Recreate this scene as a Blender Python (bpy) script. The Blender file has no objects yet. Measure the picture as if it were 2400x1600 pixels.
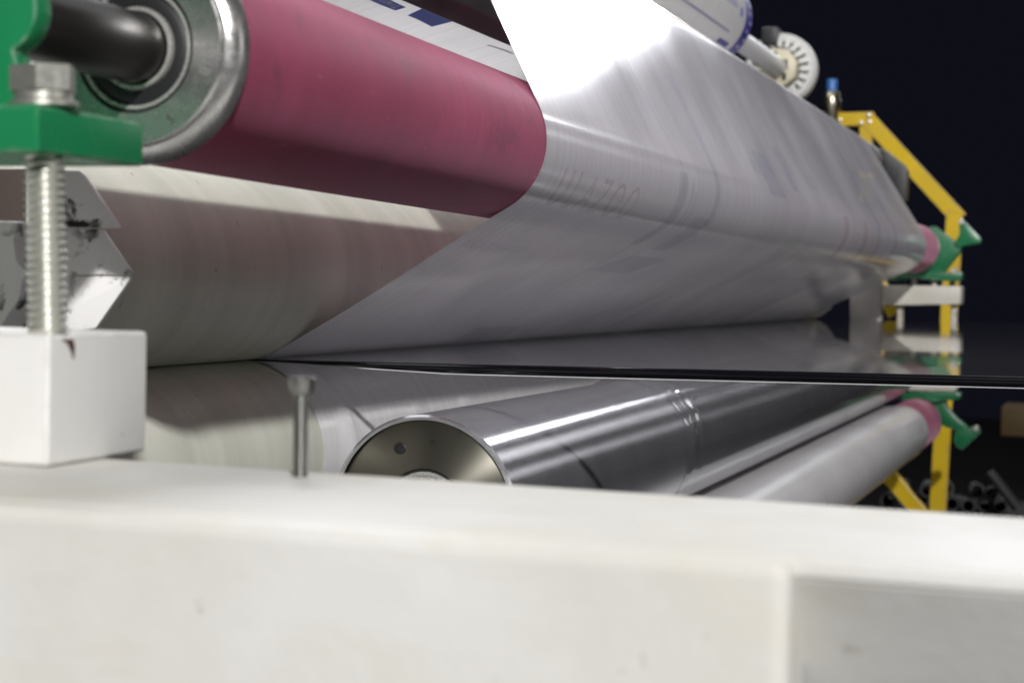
import bpy, bmesh, math, random
from mathutils import Vector, Matrix
random.seed(7)
PI = math.pi
scene = bpy.context.scene
COL = scene.collection

# ---------------------------------------------------------------- camera
# machine frame: Y = roller axis (away from the camera), X = right, Z = up, metres
FPX, PX, PY = 4500.0, 1200.0, 800.0          # focal length and centre in photograph pixels
def norm(v):
    return Vector(v).normalized()
def cam_axes():
    a = Vector((2600.0 - PX, 697.0 - PY, FPX))        # roller axis seen by the camera
    b = Vector((1.0, 0.02, 0.0))
    v2 = a + b * (-a.dot(a) / a.dot(b))
    dY = a.normalized(); dX = (-v2).normalized()
    dZ = dX.cross(dY)
    if dZ.y > 0: dZ = -dZ
    return dX, dY, dZ
dX, dY, dZ = cam_axes()
RIGHT = Vector((dX.x, dY.x, dZ.x)); DOWN = Vector((dX.y, dY.y, dZ.y)); FWD = Vector((dX.z, dY.z, dZ.z))
cam_d = bpy.data.cameras.new('camera')
cam = bpy.data.objects.new('camera', cam_d); COL.objects.link(cam)
m = Matrix.Identity(4)
for i in range(3):
    m[i][0] = RIGHT[i]; m[i][1] = -DOWN[i]; m[i][2] = -FWD[i]
cam.matrix_world = m
cam_d.sensor_width = 36.0; cam_d.lens = 36.0 * FPX / 2400.0
cam_d.clip_start = 0.01; cam_d.clip_end = 200
cam_d.dof.use_dof = True; cam_d.dof.focus_distance = 1.36; cam_d.dof.aperture_fstop = 13.0
cam_d.dof.aperture_blades = 7
scene.camera = cam

# ---------------------------------------------------------------- world, lamps, exposure
w = bpy.data.worlds.new('World'); scene.world = w; w.use_nodes = True
bg = w.node_tree.nodes['Background']
bg.inputs['Color'].default_value = (0.0042, 0.0042, 0.0078, 1); bg.inputs['Strength'].default_value = 1.0

def area_lamp(name, loc, target, size, power, col=(1, 1, 1), size_y=None, spread=None):
    d = bpy.data.lights.new(name, 'AREA'); d.energy = power; d.color = col; d.size = size
    if size_y: d.shape = 'RECTANGLE'; d.size_y = size_y
    if spread: d.spread = spread
    o = bpy.data.objects.new(name, d); COL.objects.link(o)
    o.location = loc
    o.rotation_euler = (Vector(target) - Vector(loc)).to_track_quat('-Z', 'Y').to_euler()
    return o
# work lamp behind and right of the camera, throws the roller's shadow on the nip rollers
area_lamp('work_lamp', (2.65, -4.98, 3.30), (-0.40, 1.4, 0.0), 0.20, 610, (1.0, 0.985, 0.97))
# hall lamp beyond the machine: the glare in the film and the streak on the chrome
area_lamp('far_light', (-0.10, 6.2, 1.72), (-0.35, 2.2, 0.0), 0.24, 22, (0.94, 0.95, 1.0), 0.28)
area_lamp('far_light', (-1.32, 8.0, 1.80), (-0.4, 2.0, 0.0), 0.16, 9, (1.0, 0.93, 0.82), 0.08)
for hx_, hy_, hz_, hp_ in ((-1.7, 9.0, 2.5, 6.0), (1.35, 9.2, 2.3, 6.0), (2.5, 9.5, 1.5, 5.0)):
    area_lamp('far_light', (hx_, hy_, hz_), (-0.4, 2.0, 0.0), 0.9, hp_, (0.97, 0.97, 1.0), 0.5)  # broad unseen panels added to brighten the chrome's reflections
# unseen overhead area lights, added to fill the shadows
area_lamp('overhead_fill', (0.6, -1.6, 3.4), (-0.3, 1.2, 0), 2.6, 9, (1.0, 0.98, 0.96))
area_lamp('overhead_fill', (0.7, 4.3, 3.4), (-0.35, 3.4, 0), 2.2, 26, (0.97, 0.98, 1.0))
area_lamp('web_fill', (-1.1, 1.8, 1.25), (-0.85, 1.6, 0), 0.6, 16, (0.97, 0.98, 1.0), None, math.radians(85))  # added above the printed web to brighten it, out of view
area_lamp('overhead_fill', (-1.5, 2.5, 1.9), (-0.8, 1.6, 0), 0.9, 22, (0.97, 0.98, 1.0))  # another added light, unseen, for the dim printed web
# unseen low light on the right, added to fill the nip
area_lamp('right_fill', (3.4, 0.6, 0.75), (-0.4, 1.9, 0), 1.8, 8, (1.0, 0.985, 0.95))

vs = scene.view_settings
vs.view_transform = 'Standard'; vs.look = 'None'; vs.gamma = 1.0; vs.exposure = 0.14; vs.use_curve_mapping = False
scene.render.engine = 'CYCLES'
cy = scene.cycles
cy.use_denoising = True
cy.max_bounces = 10; cy.transparent_max_bounces = 16; cy.glossy_bounces = 6; cy.diffuse_bounces = 4
cy.sample_clamp_indirect = 6.0; cy.blur_glossy = 0.3

# ---------------------------------------------------------------- helpers
def at(u, v, Y):
    """point on the cross-section plane Y that the survey of the photograph puts at u, v"""
    c = Vector(((u - PX) / FPX, (v - PY) / FPX, 1.0))
    r = RIGHT * c.x + DOWN * c.y + FWD * c.z
    return r * (Y / r.y)

def empty(name, loc, label=None, cat=None, group=None):
    o = bpy.data.objects.new(name, None); COL.objects.link(o); o.location = loc
    o.empty_display_size = 0.02
    if label: tag(o, label, cat, group)
    return o
def tag(o, label=None, cat=None, group=None, kind=None):
    if label: o['label'] = label
    if cat: o['category'] = cat
    if group: o['group'] = group
    if kind: o['kind'] = kind
    return o
def link(name, me, mat, parent=None):
    o = bpy.data.objects.new(name, me); COL.objects.link(o)
    if mat is not None: me.materials.append(mat)
    if parent is not None:
        o.parent = parent
        # meshes are written in machine coordinates; take the parents' offsets back out
        p = parent; t = Vector((0, 0, 0))
        while p is not None:
            t += p.location; p = p.parent
        o.location = -t
    return o
def mesh(name, verts, faces, mat, parent=None, smooth=False, angle=None):
    me = bpy.data.meshes.new(name); me.from_pydata([tuple(v) for v in verts], [], faces); me.update()
    bm = bmesh.new(); bm.from_mesh(me); bmesh.ops.recalc_face_normals(bm, faces=bm.faces); bm.to_mesh(me); bm.free()
    if smooth or angle is not None: shade(me, angle)
    return link(name, me, mat, parent)
def shade(me, angle=None):
    for p in me.polygons: p.use_smooth = True
    if angle is not None: me.set_sharp_from_angle(angle=math.radians(angle))
def frombm(name, bm, mat, parent=None, angle=35):
    bmesh.ops.recalc_face_normals(bm, faces=bm.faces)
    me = bpy.data.meshes.new(name); bm.to_mesh(me); bm.free(); shade(me, angle)
    return link(name, me, mat, parent)
def bevel(bm, w, seg=2):
    if w > 0:
        es = [e for e in bm.edges if len(e.link_faces) == 2 and e.calc_face_angle(0) > 0.4]
        bmesh.ops.bevel(bm, geom=es, offset=w, segments=seg, profile=0.6, affect='EDGES', clamp_overlap=True)
def box(name, x, y, z, mat, parent=None, bev=0.0015, seg=2, shear=None):
    bm = bmesh.new(); bmesh.ops.create_cube(bm, size=1.0)
    for v in bm.verts:
        v.co = Vector((x[0] + (v.co.x + .5) * (x[1] - x[0]), y[0] + (v.co.y + .5) * (y[1] - y[0]), z[0] + (v.co.z + .5) * (z[1] - z[0])))
    bevel(bm, bev, seg)
    if shear:
        for v in bm.verts: v.co = shear(v.co)
    return frombm(name, bm, mat, parent)
def prism(name, pts, y0, y1, mat, parent=None, bev=0.001, seg=2):
    """outline of (x, z) points extruded along the roller axis"""
    bm = bmesh.new()
    a = [bm.verts.new((p[0], y0, p[1])) for p in pts]; b = [bm.verts.new((p[0], y1, p[1])) for p in pts]
    n = len(pts)
    bm.faces.new(a); bm.faces.new(b[::-1])
    for i in range(n): bm.faces.new((a[i], b[i], b[(i + 1) % n], a[(i + 1) % n]))
    bmesh.ops.recalc_face_normals(bm, faces=bm.faces)
    bevel(bm, bev, seg)
    return frombm(name, bm, mat, parent, 30)
def lathe_y(name, cx, cz, prof, mat, parent=None, seg=96, cfun=None, angle=28, close=True):
    """profile of (y, r) turned round a roller axis; cfun(y) gives a bowed axis"""
    V = []; Fc = []
    for (y, r) in prof:
        ax, az = cfun(y) if cfun else (cx, cz)
        for k in range(seg):
            t = 2 * PI * k / seg
            V.append((ax + r * math.cos(t), y, az + r * math.sin(t)))
    for i in range(len(prof) - 1):
        for k in range(seg):
            a = i * seg + k; b = i * seg + (k + 1) % seg
            Fc.append((a, b, b + seg, a + seg))
    if close:
        Fc.append(tuple(range(seg - 1, -1, -1))); Fc.append(tuple(range((len(prof) - 1) * seg, len(prof) * seg)))
    return mesh(name, V, Fc, mat, parent, angle=angle)
def lathe_axis(name, p0, p1, prof, mat, parent=None, seg=40, angle=28):
    """profile of (t along p0-p1 in metres, r)"""
    p0 = Vector(p0); p1 = Vector(p1); d = (p1 - p0).normalized()
    q = d.to_track_quat('Z', 'Y')
    V = []; Fc = []
    for (t, r) in prof:
        for k in range(seg):
            a = 2 * PI * k / seg
            V.append(p0 + d * t + q @ Vector((r * math.cos(a), r * math.sin(a), 0)))
    for i in range(len(prof) - 1):
        for k in range(seg):
            a = i * seg + k; b = i * seg + (k + 1) % seg
            Fc.append((a, b, b + seg, a + seg))
    Fc.append(tuple(range(seg - 1, -1, -1))); Fc.append(tuple(range((len(prof) - 1) * seg, len(prof) * seg)))
    return mesh(name, V, Fc, mat, parent, angle=angle)
def thread(name, p0, p1, r, pitch, depth, mat, parent=None, seg=36, per=8):
    p0 = Vector(p0); p1 = Vector(p1); L = (p1 - p0).length; d = (p1 - p0) / L
    q = d.to_track_quat('Z', 'Y')
    n = int(L / pitch * per); V = []; Fc = []
    for i in range(n + 1):
        t = L * i / n
        for k in range(seg):
            a = 2 * PI * k / seg
            ph = (t / pitch - k / seg) % 1.0
            tri = abs(2 * ph - 1)
            tri = min(1, max(0, (tri - 0.14) / 0.72))
            rr = r - depth * tri
            V.append(p0 + d * t + q @ Vector((rr * math.cos(a), rr * math.sin(a), 0)))
    for i in range(n):
        for k in range(seg):
            a = i * seg + k; b = i * seg + (k + 1) % seg
            Fc.append((a, b, b + seg, a + seg))
    Fc.append(tuple(range(seg - 1, -1, -1))); Fc.append(tuple(range(n * seg, (n + 1) * seg)))
    return mesh(name, V, Fc, mat, parent, angle=60)
def bar(name, a, b, wid, mat, parent=None, hgt=None, bev=0.002):
    """square tube between two points, one side kept along Y"""
    a = Vector(a); b = Vector(b); d = (b - a).normalized(); hgt = hgt or wid
    yv = Vector((0, 1, 0)); s = d.cross(yv).normalized(); yv = s.cross(d)
    bm = bmesh.new(); bmesh.ops.create_cube(bm, size=1.0)
    L = (b - a).length
    for v in bm.verts:
        c = v.co.copy(); v.co = a + d * ((c.z + .5) * L) + s * (c.x * wid) + yv * (c.y * hgt)
    bevel(bm, bev)
    return frombm(name, bm, mat, parent)

# ---------------------------------------------------------------- materials
class NT:
    def __init__(s, name):
        s.m = bpy.data.materials.new(name); s.m.use_nodes = True; s.t = s.m.node_tree
        s.b = s.t.nodes['Principled BSDF']; s.out = s.t.nodes['Material Output']
    def n(s, typ, **kw):
        o = s.t.nodes.new(typ)
        for k, v in kw.items(): setattr(o, k, v)
        return o
    def l(s, a, b): s.t.links.new(a, b)
    def coord(s, scale=(1, 1, 1), loc=(0, 0, 0)):
        g = s.n('ShaderNodeNewGeometry'); mp = s.n('ShaderNodeMapping')
        mp.inputs['Scale'].default_value = scale; mp.inputs['Location'].default_value = loc
        s.l(g.outputs['Position'], mp.inputs['Vector']); return mp.outputs['Vector']
    def noise(s, vec, scale, detail=4, rough=.55, dist=0):
        o = s.n('ShaderNodeTexNoise'); o.inputs['Scale'].default_value = scale; o.inputs['Detail'].default_value = detail
        o.inputs['Roughness'].default_value = rough; o.inputs['Distortion'].default_value = dist
        if vec is not None: s.l(vec, o.inputs['Vector'])
        return o.outputs['Fac']
    def ramp(s, fac, stops):
        o = s.n('ShaderNodeValToRGB'); el = o.color_ramp.elements
        while len(el) < len(stops): el.new(0.5)
        for e, (p, c) in zip(el, stops):
            e.position = p; e.color = (c, c, c, 1) if not hasattr(c, '__len__') else (*c, 1)
        s.l(fac, o.inputs['Fac']); return o.outputs['Color']
    def mix(s, fac, a, b, mode='MIX'):
        o = s.n('ShaderNodeMix', data_type='RGBA', blend_type=mode)
        for sock, val in ((o.inputs['Factor'], fac), (o.inputs['A'], a), (o.inputs['B'], b)):
            if hasattr(val, 'links') or hasattr(val, 'is_linked'): s.l(val, sock)
            elif hasattr(val, '__len__'): sock.default_value = (*val, 1)
            else: sock.default_value = val
        return o.outputs['Result']
    def bump(s, h, strength, dist=0.001):
        o = s.n('ShaderNodeBump'); o.inputs['Strength'].default_value = strength; o.inputs['Distance'].default_value = dist
        s.l(h, o.inputs['Height']); s.l(o.outputs['Normal'], s.b.inputs['Normal']); return o
    def thin_fresnel(s, f0):
        # reflectance of a thin film, the same from either side
        g = s.n('ShaderNodeNewGeometry'); d = s.n('ShaderNodeVectorMath', operation='DOT_PRODUCT')
        s.l(g.outputs['Normal'], d.inputs[0]); s.l(g.outputs['Incoming'], d.inputs[1])
        def mt(op, a, b):
            o = s.n('ShaderNodeMath', operation=op)
            for i, v in enumerate((a, b)):
                if v is None: continue
                if hasattr(v, 'is_linked'): s.l(v, o.inputs[i])
                else: o.inputs[i].default_value = v
            return o.outputs[0]
        c = mt('ABSOLUTE', d.outputs['Value'], None)
        p = mt('POWER', mt('SUBTRACT', 1.0, c), 5.0)
        return mt('ADD', mt('MULTIPLY', p, 1 - f0), f0)
    def set(s, **kw):
        for k, v in kw.items():
            i = s.b.inputs[k.replace('_', ' ')]
            if hasattr(v, 'is_linked'): s.l(v, i)
            elif hasattr(v, '__len__'): i.default_value = (*v, 1)
            else: i.default_value = v
        return s.m

def paint(name, col, rough=.38, chips=0.0, chipcol=(.10, .06, .045), dirt=.15, scale=1.0, grime=(.30, .26, .20), seed=0., stain=0.0, edge=0.0, edgecol=None):
    t = NT(name)
    c1 = t.coord(loc=(seed, seed, seed))
    n1 = t.noise(c1, 14 * scale, 5); n2 = t.noise(c1, 90 * scale, 6, .7)
    base = t.mix(t.ramp(n1, [(.35, 0), (.75, dirt)]), col, tuple(c * g for c, g in zip(col, (.72, .70, .62))))
    base = t.mix(t.ramp(n2, [(.66, 0), (.76, min(1, dirt * 2.2))]), base, grime)
    if stain > 0:
        n5 = t.noise(t.coord((1, 1, 2.5), (seed + 2, 1, 4)), 11, 6, .62, .8)
        base = t.mix(t.ramp(n5, [(.50, 0), (.60, stain)]), base, tuple(c * g for c, g in zip(col, (.90, .87, .78))))
        n6 = t.noise(t.coord((1, 1, .06), (seed, 3, 0)), 120, 3, .6, .3)
        base = t.mix(t.ramp(n6, [(.70, 0), (.74, stain)]), base, tuple(c * .55 for c in col))
    if chips > 0:
        n3 = t.noise(c1, 60 * scale, 7, .72, .4)
        base = t.mix(t.ramp(n3, [(.70 - chips * .12, 0), (.715 - chips * .12, 1)]), base, chipcol)
    if edge > 0:
        bv = t.n('ShaderNodeBevel'); bv.samples = 4; bv.inputs['Radius'].default_value = edge
        g = t.n('ShaderNodeNewGeometry'); dt = t.n('ShaderNodeVectorMath', operation='DOT_PRODUCT')
        t.l(bv.outputs['Normal'], dt.inputs[0]); t.l(g.outputs['Normal'], dt.inputs[1])
        em = t.ramp(dt.outputs['Value'], [(.80, 1), (.97, 0)])
        n7 = t.noise(c1, 55 * scale, 6, .7)
        wear = t.mix(1.0, em, t.ramp(n7, [(.46, 0), (.54, 1)]), 'MULTIPLY')
        base = t.mix(wear, base, edgecol or chipcol)
    n4 = t.noise(c1, 260 * scale, 3)
    t.bump(n4, .22, .0008)
    return t.set(Base_Color=base, Roughness=t.ramp(n1, [(.3, rough - .08), (.8, rough + .12)]))

def metal(name, col, rough=.3, var=.12, scale=60, streak=(1, 1, 1), metallic=1.0, bump=.05):
    t = NT(name); c = t.coord(streak)
    n = t.noise(c, scale, 5, .6); n2 = t.noise(t.coord(), 18, 4)
    base = t.mix(t.ramp(n2, [(.3, 0), (.8, 1)]), tuple(x * .75 for x in col), col)
    t.bump(n, bump, .0005)
    return t.set(Base_Color=base, Metallic=metallic, Roughness=t.ramp(n, [(.25, max(.03, rough - var)), (.75, rough + var)]))

M_ivory = paint('ivory_beam_paint', (.68, .675, .655), .55, 0.0, dirt=.6, scale=.7, stain=.45)
M_ivory2 = paint('ivory_block_paint', (.72, .715, .70), .36, .12, (.09, .05, .04), dirt=.35, scale=1.0, seed=3.1, edge=.0022, edgecol=(.22, .17, .13))
M_farwhite = paint('aged_white_paint', (.62, .60, .54), .45, .25, (.20, .14, .09), dirt=.55, scale=1.2, seed=1.7, edge=.006, edgecol=(.24, .18, .13))
M_green = paint('green_enamel', (.012, .200, .075), .28, .16, (.20, .17, .16), dirt=.3, scale=1.0, grime=(.10, .16, .10), seed=5.3, edge=.0026, edgecol=(.34, .38, .36))
M_fargreen = paint('green_enamel_worn', (.010, .150, .058), .30, .05, (.18, .16, .14), dirt=.4, scale=.8, seed=8.3, edge=.006, edgecol=(.22, .26, .24))
M_yellow = paint('yellow_guard_paint', (.70, .475, .014), .33, .12, (.25, .18, .12), dirt=.45, scale=.8, grime=(.30, .19, .04), seed=2.2, edge=.006, edgecol=(.42, .30, .12))
M_ivory.node_tree.nodes['Principled BSDF'].inputs['Specular IOR Level'].default_value = .08
M_greypost = paint('grey_post_paint', (.36, .34, .32), .5, 0, dirt=.3, scale=.4)
M_dark = paint('dark_bar_paint', (.030, .030, .034), .42, 0, dirt=.3, scale=.5)
M_zinc = metal('zinc_plated_steel', (.74, .74, .67), .34, .10, 300, (1, 1, 1), .8)
M_steel = metal('turned_steel', (.66, .65, .62), .28, .10, 220, (1, .15, 1), .6)
M_oldsteel = metal('stained_flange_steel', (.60, .59, .58), .27, .13, 120, (1, 1, 1), .88)
M_black = NT('black_seal').set(Base_Color=(.012, .012, .013), Roughness=.45)
M_blacksteel = metal('oiled_black_steel', (.014, .011, .010), .36, .1, 60, (1, .1, 1), 0.0)
M_pipe = metal('dull_pipe_steel', (.020, .020, .022), .6, .1, 40, (1, .1, 1), .0)
M_whiteplastic = NT('white_plastic').set(Base_Color=(.74, .74, .72), Roughness=.4)
M_cream_plastic = NT('cream_plastic').set(Base_Color=(.62, .57, .42), Roughness=.45)
M_bluecap = NT('blue_plastic_cap').set(Base_Color=(.045, .17, .48), Roughness=.35)
M_brass = metal('nickel_brass', (.55, .50, .38), .3, .1, 80)
M_blueink = NT('blue_ink').set(Base_Color=(.045, .10, .58), Roughness=.4)
M_navyink = NT('navy_ink').set(Base_Color=(.030, .022, .30), Roughness=.45)
M_paleink = NT('pale_lilac_ink').set(Base_Color=(.40, .38, .55), Roughness=.45)

def rubber():
    t = NT('red_rubber')
    c = t.coord((1, 1, 1)); cs = t.coord((1, .5, 1))
    n1 = t.noise(c, 9, 6, .62); n2 = t.noise(cs, 55, 6, .7, .6); n3 = t.noise(c, 700, 2)
    base = t.mix(t.ramp(n1, [(.32, 0), (.68, 1)]), (.235, .016, .058), (.360, .038, .108))
    base = t.mix(t.ramp(n2, [(.60, 0), (.74, .35)]), base, (.46, .11, .18))
    n5 = t.noise(t.coord((1, .18, 1), (3, 1, 2)), 130, 5, .7, 1.5)
    base = t.mix(t.ramp(n5, [(.66, 0), (.71, .5)]), base, (.62, .34, .36))
    n6 = t.noise(t.coord((1, 1, 1), (8, 3, 1)), 24, 5, .6, .8)
    base = t.mix(t.ramp(n6, [(.56, 0), (.72, .55)]), base, (.11, .018, .045))
    n7 = t.noise(t.coord((.25, 9, .25), (1, 5, 2)), 6, 5, .65)
    base = t.mix(t.ramp(n7, [(.40, .0), (.66, .38)]), base, (.185, .016, .050))
    n8 = t.noise(t.coord((.3, 26, .3), (7, 2, 2)), 9, 4, .7)
    base = t.mix(t.ramp(n8, [(.60, .0), (.74, .16)]), base, (.52, .14, .22))
    t.bump(t.mix(.3, n3, n2), .22, .0006)
    t.b.inputs['Sheen Weight'].default_value = .25; t.b.inputs['Sheen Roughness'].default_value = .4
    t.b.inputs['Sheen Tint'].default_value = (1, .55, .75, 1)
    return t.set(Base_Color=base, Roughness=t.ramp(n1, [(.3, .56), (.7, .68)]))
M_rubber = rubber()

def cream():
    t = NT('cream_roller_coating')
    c = t.coord(); cs = t.coord((.25, 6, .25))
    n1 = t.noise(cs, 4, 5, .6); n2 = t.noise(c, 6, 5, .6); n3 = t.noise(t.coord((1, 2.2, 1)), 70, 6, .65, .5)
    base = t.mix(t.ramp(n1, [(.35, 0), (.65, 1)]), (.68, .685, .60), (.55, .56, .48))
    base = t.mix(t.ramp(n2, [(.5, 0), (.75, .45)]), base, (.47, .50, .455))
    base = t.mix(t.ramp(n3, [(.665, 0), (.72, .85)]), base, (.14, .13, .10))
    n4 = t.noise(t.coord((1, 5, 1), (4, 0, 0)), 30, 5, .7, .6)
    base = t.mix(t.ramp(n4, [(.64, 0), (.78, .5)]), base, (.24, .24, .19))
    t.bump(t.noise(c, 420, 2), .08, .0004)
    return t.set(Base_Color=base, Roughness=t.ramp(n2, [(.3, .36), (.7, .5)]))
M_cream = cream()

def chrome():
    t = NT('ground_chrome')
    c = t.coord((.06, 1, .06)); n = t.noise(c, 900, 3, .6)
    n2 = t.noise(t.coord((.2, 1, .2)), 26, 5, .65); n3 = t.noise(t.coord(), 260, 3)
    base = t.mix(t.ramp(n2, [(.35, 0), (.75, 1)]), (.68, .68, .72), (.76, .76, .80))
    base = t.mix(t.ramp(n3, [(.73, 0), (.78, 1)]), base, (.85, .85, .86))
    t.bump(n, .012, .0002)
    tg = t.n('ShaderNodeTangent', direction_type='RADIAL', axis='Y')
    t.l(tg.outputs['Tangent'], t.b.inputs['Tangent'])
    t.b.inputs['Anisotropic'].default_value = .66; t.b.inputs['Anisotropic Rotation'].default_value = 0.25
    return t.set(Base_Color=base, Metallic=.86, Roughness=t.ramp(n2, [(.3, .19), (.8, .24)]))
M_chrome = chrome()

def film(name, col=(.60, .59, .63), alpha=.88, rough=.22, coat=.5, streak_axis='Y', bump=.12, translucent=.25):
    t = NT(name)
    s = (.35, 14, .35)
    n1 = t.noise(t.coord(s), 10, 4, .6); n2 = t.noise(t.coord((2, 90, 2)), 9, 5, .75, .3); n3 = t.noise(t.coord(), 5, 4)
    base = t.mix(t.ramp(n1, [(.35, 0), (.7, 1)]), tuple(x * .90 for x in col), col)
    h = t.mix(.5, n1, n2)
    t.bump(h, bump, .0008)
    t.b.inputs['Coat Weight'].default_value = coat; t.b.inputs['Coat Roughness'].default_value = .07
    t.b.inputs['IOR'].default_value = 1.38
    t.set(Base_Color=base, Roughness=t.ramp(n3, [(.3, rough - .05), (.7, rough + .08)]), Alpha=alpha)
    if translucent:
        tr = t.n('ShaderNodeBsdfTranslucent'); mx = t.n('ShaderNodeMixShader'); mx.inputs['Fac'].default_value = translucent
        t.l(base, tr.inputs['Color']); t.l(t.b.outputs['BSDF'], mx.inputs[1]); t.l(tr.outputs['BSDF'], mx.inputs[2])
        t.l(mx.outputs['Shader'], t.out.inputs['Surface'])
    return t.m
M_film = film('milky_clear_film', (.90, .88, .95), .86, .16, .42, bump=.055, translucent=.05)
M_filmlow = film('creased_clear_film', (.93, .92, .925), .95, .30, .3, bump=.22, translucent=.08)
M_printweb = film('white_printed_film', (.86, .85, .84), 1.0, .35, .15, bump=.08, translucent=.75)
def ink(name, col, alpha):
    t = NT(name); n = t.noise(t.coord(), 120, 4)
    return t.set(Base_Color=col, Roughness=.3, Alpha=t.ramp(n, [(.3, alpha * .6), (.7, alpha)]))
M_filmblue = ink('faint_blue_print', (.16, .18, .36), .14)
M_filmblue2 = ink('faint_grey_blue_print', (.20, .22, .34), .16)
M_filmred = ink('faint_red_print', (.42, .17, .20), .18)

def sheet():
    t = NT('glossy_laminate')
    n = t.noise(t.coord((3, .4, 1)), 7, 3, .5)
    bp = t.bump(n, .035, .0010)
    gl_ = t.n('ShaderNodeBsdfGlossy'); gl_.inputs['Roughness'].default_value = .03; gl_.inputs['Color'].default_value = (.96, .96, .97, 1)
    tr = t.n('ShaderNodeBsdfTransparent'); df = t.n('ShaderNodeBsdfDiffuse'); df.inputs['Color'].default_value = (.5, .5, .5, 1)
    t.l(bp.outputs['Normal'], gl_.inputs['Normal'])
    m1 = t.n('ShaderNodeMixShader'); m1.inputs['Fac'].default_value = .07
    t.l(tr.outputs['BSDF'], m1.inputs[1]); t.l(df.outputs['BSDF'], m1.inputs[2])
    m2 = t.n('ShaderNodeMixShader'); t.l(t.thin_fresnel(.10), m2.inputs['Fac'])
    t.l(m1.outputs['Shader'], m2.inputs[1]); t.l(gl_.outputs['BSDF'], m2.inputs[2])
    t.l(m2.outputs['Shader'], t.out.inputs['Surface'])
    return t.m
M_sheet = sheet()
M_edge = NT('dark_glossy_film_edge').set(Base_Color=(.004, .004, .006), Roughness=.12)  # near-black colour stands in for dark surroundings mirrored by clear film

# ---------------------------------------------------------------- setting
def floor_mat():
    t = NT('dark_concrete'); n = t.noise(t.coord(), 3, 6)
    return t.set(Base_Color=t.mix(n, (.010, .010, .012), (.020, .020, .022)), Roughness=.85)
fl = mesh('floor', [(-14, -6, -1.0), (14, -6, -1.0), (14, 16, -1.0), (-14, 16, -1.0)], [(0, 1, 2, 3)], floor_mat())
tag(fl, 'dark concrete hall floor under the machine', 'floor', kind='structure')

# ---------------------------------------------------------------- geometry of the web path
RN, RF = 0.7735, 4.0129                       # ends of the red roller
def redc(Y):
    s = (Y - RN) / (RF - RN); b = 4 * s * (1 - s)
    return (-.41431 + .03146 * s - .00478 * b, .10143 - .00940 * s - .00660 * b)
RR = .050
CUx, CUz, CR = -.586, .0086, .065
CLx, CLz = -.586, -.1214
NIPZ = -.0564
CHx, CHz, CHR, CHY = -.4324, -.1521, .0652, 1.20
YE, YF = 1.234, 3.74                           # edges of the webs
LRx, LRz = -.3703, -.2640                      # lower red roller

# ---------------------------------------------------------------- front beam
def beam_shear(c):
    c = c.copy(); c.z -= .0115 * (c.x + .36); return c
BT = -.0715
beam = empty('support_beam', (-.25, .60, BT - .16), 'broad ivory painted steel beam filling the blurred foreground', 'beam')
box('top_flange', (-.95, .25), (.541, .676), (BT - .007, BT), M_ivory, beam, .003, 3, beam_shear)
box('front_plate', (-.95, -.083), (.533, .568), (BT - .175, BT - .0007), M_ivory, beam, .006, 4, beam_shear)
def slope_face(c):
    c = c.copy(); c.y += .80 * (BT - c.z); return beam_shear(c)
box('sloped_face', (-.12, .25), (.5362, .5462), (BT - .175, BT - .0068), M_ivory, beam, .001, 2, slope_face)  # slanted so the work lamp grazes it; the shade is put into the shape
box('back_plate', (-.95, .25), (.655, .671), (BT - .175, BT - .0072), M_ivory, beam, .001, 2, beam_shear)

# mounting block on the beam with a chip of paint gone
blk = empty('mounting_block', (-.42, .66, BT), 'white painted square steel block standing on the left end of the beam', 'block')
box('block_body', (-.475, -.375), (.629, .706), (BT + .0004, -.0215), M_ivory2, blk, .0028, 3)
M_rust = NT('bare_rusty_steel').set(Base_Color=(.085, .040, .030), Roughness=.7)
pf = [(-.3749, .6375, -.0236), (-.3749, .6455, -.0236), (-.3749, .6468, -.0262), (-.3749, .6462, -.0312), (-.3749, .6445, -.0285), (-.3749, .6415, -.0250)]
mesh('paint_chip', [(x + d, y, z) for d in (0, .0004) for (x, y, z) in pf],
     [(0, 1, 2, 3, 4, 5), (11, 10, 9, 8, 7, 6)] + [(i, (i + 1) % 6, 6 + (i + 1) % 6, 6 + i) for i in range(6)], M_rust, blk)

# ---------------------------------------------------------------- green bracket with adjusting bolt
br = empty('bearing_bracket', (-.42, .66, .045), 'green painted bracket carrying the near shaft end, top left corner', 'bracket')
box('base_plate', (-.50, -.375), (.619, .700), (.0450, .0628), M_green, br, .0022, 3)
hx, hz = redc(.66)
ue = at(70, 150, .662).x
pts = [(-.50, .0630), (ue, .0630), (ue, .0800)]
for k in range(0, 14):
    t = math.radians(-66 + 12 * k); pts.append((hx + .0172 * math.cos(t), hz + .0172 * math.sin(t)))
pts += [(-.46, .150), (-.50, .150)]
prism('upright', pts, .654, .666, M_green, br, .0012)

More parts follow.
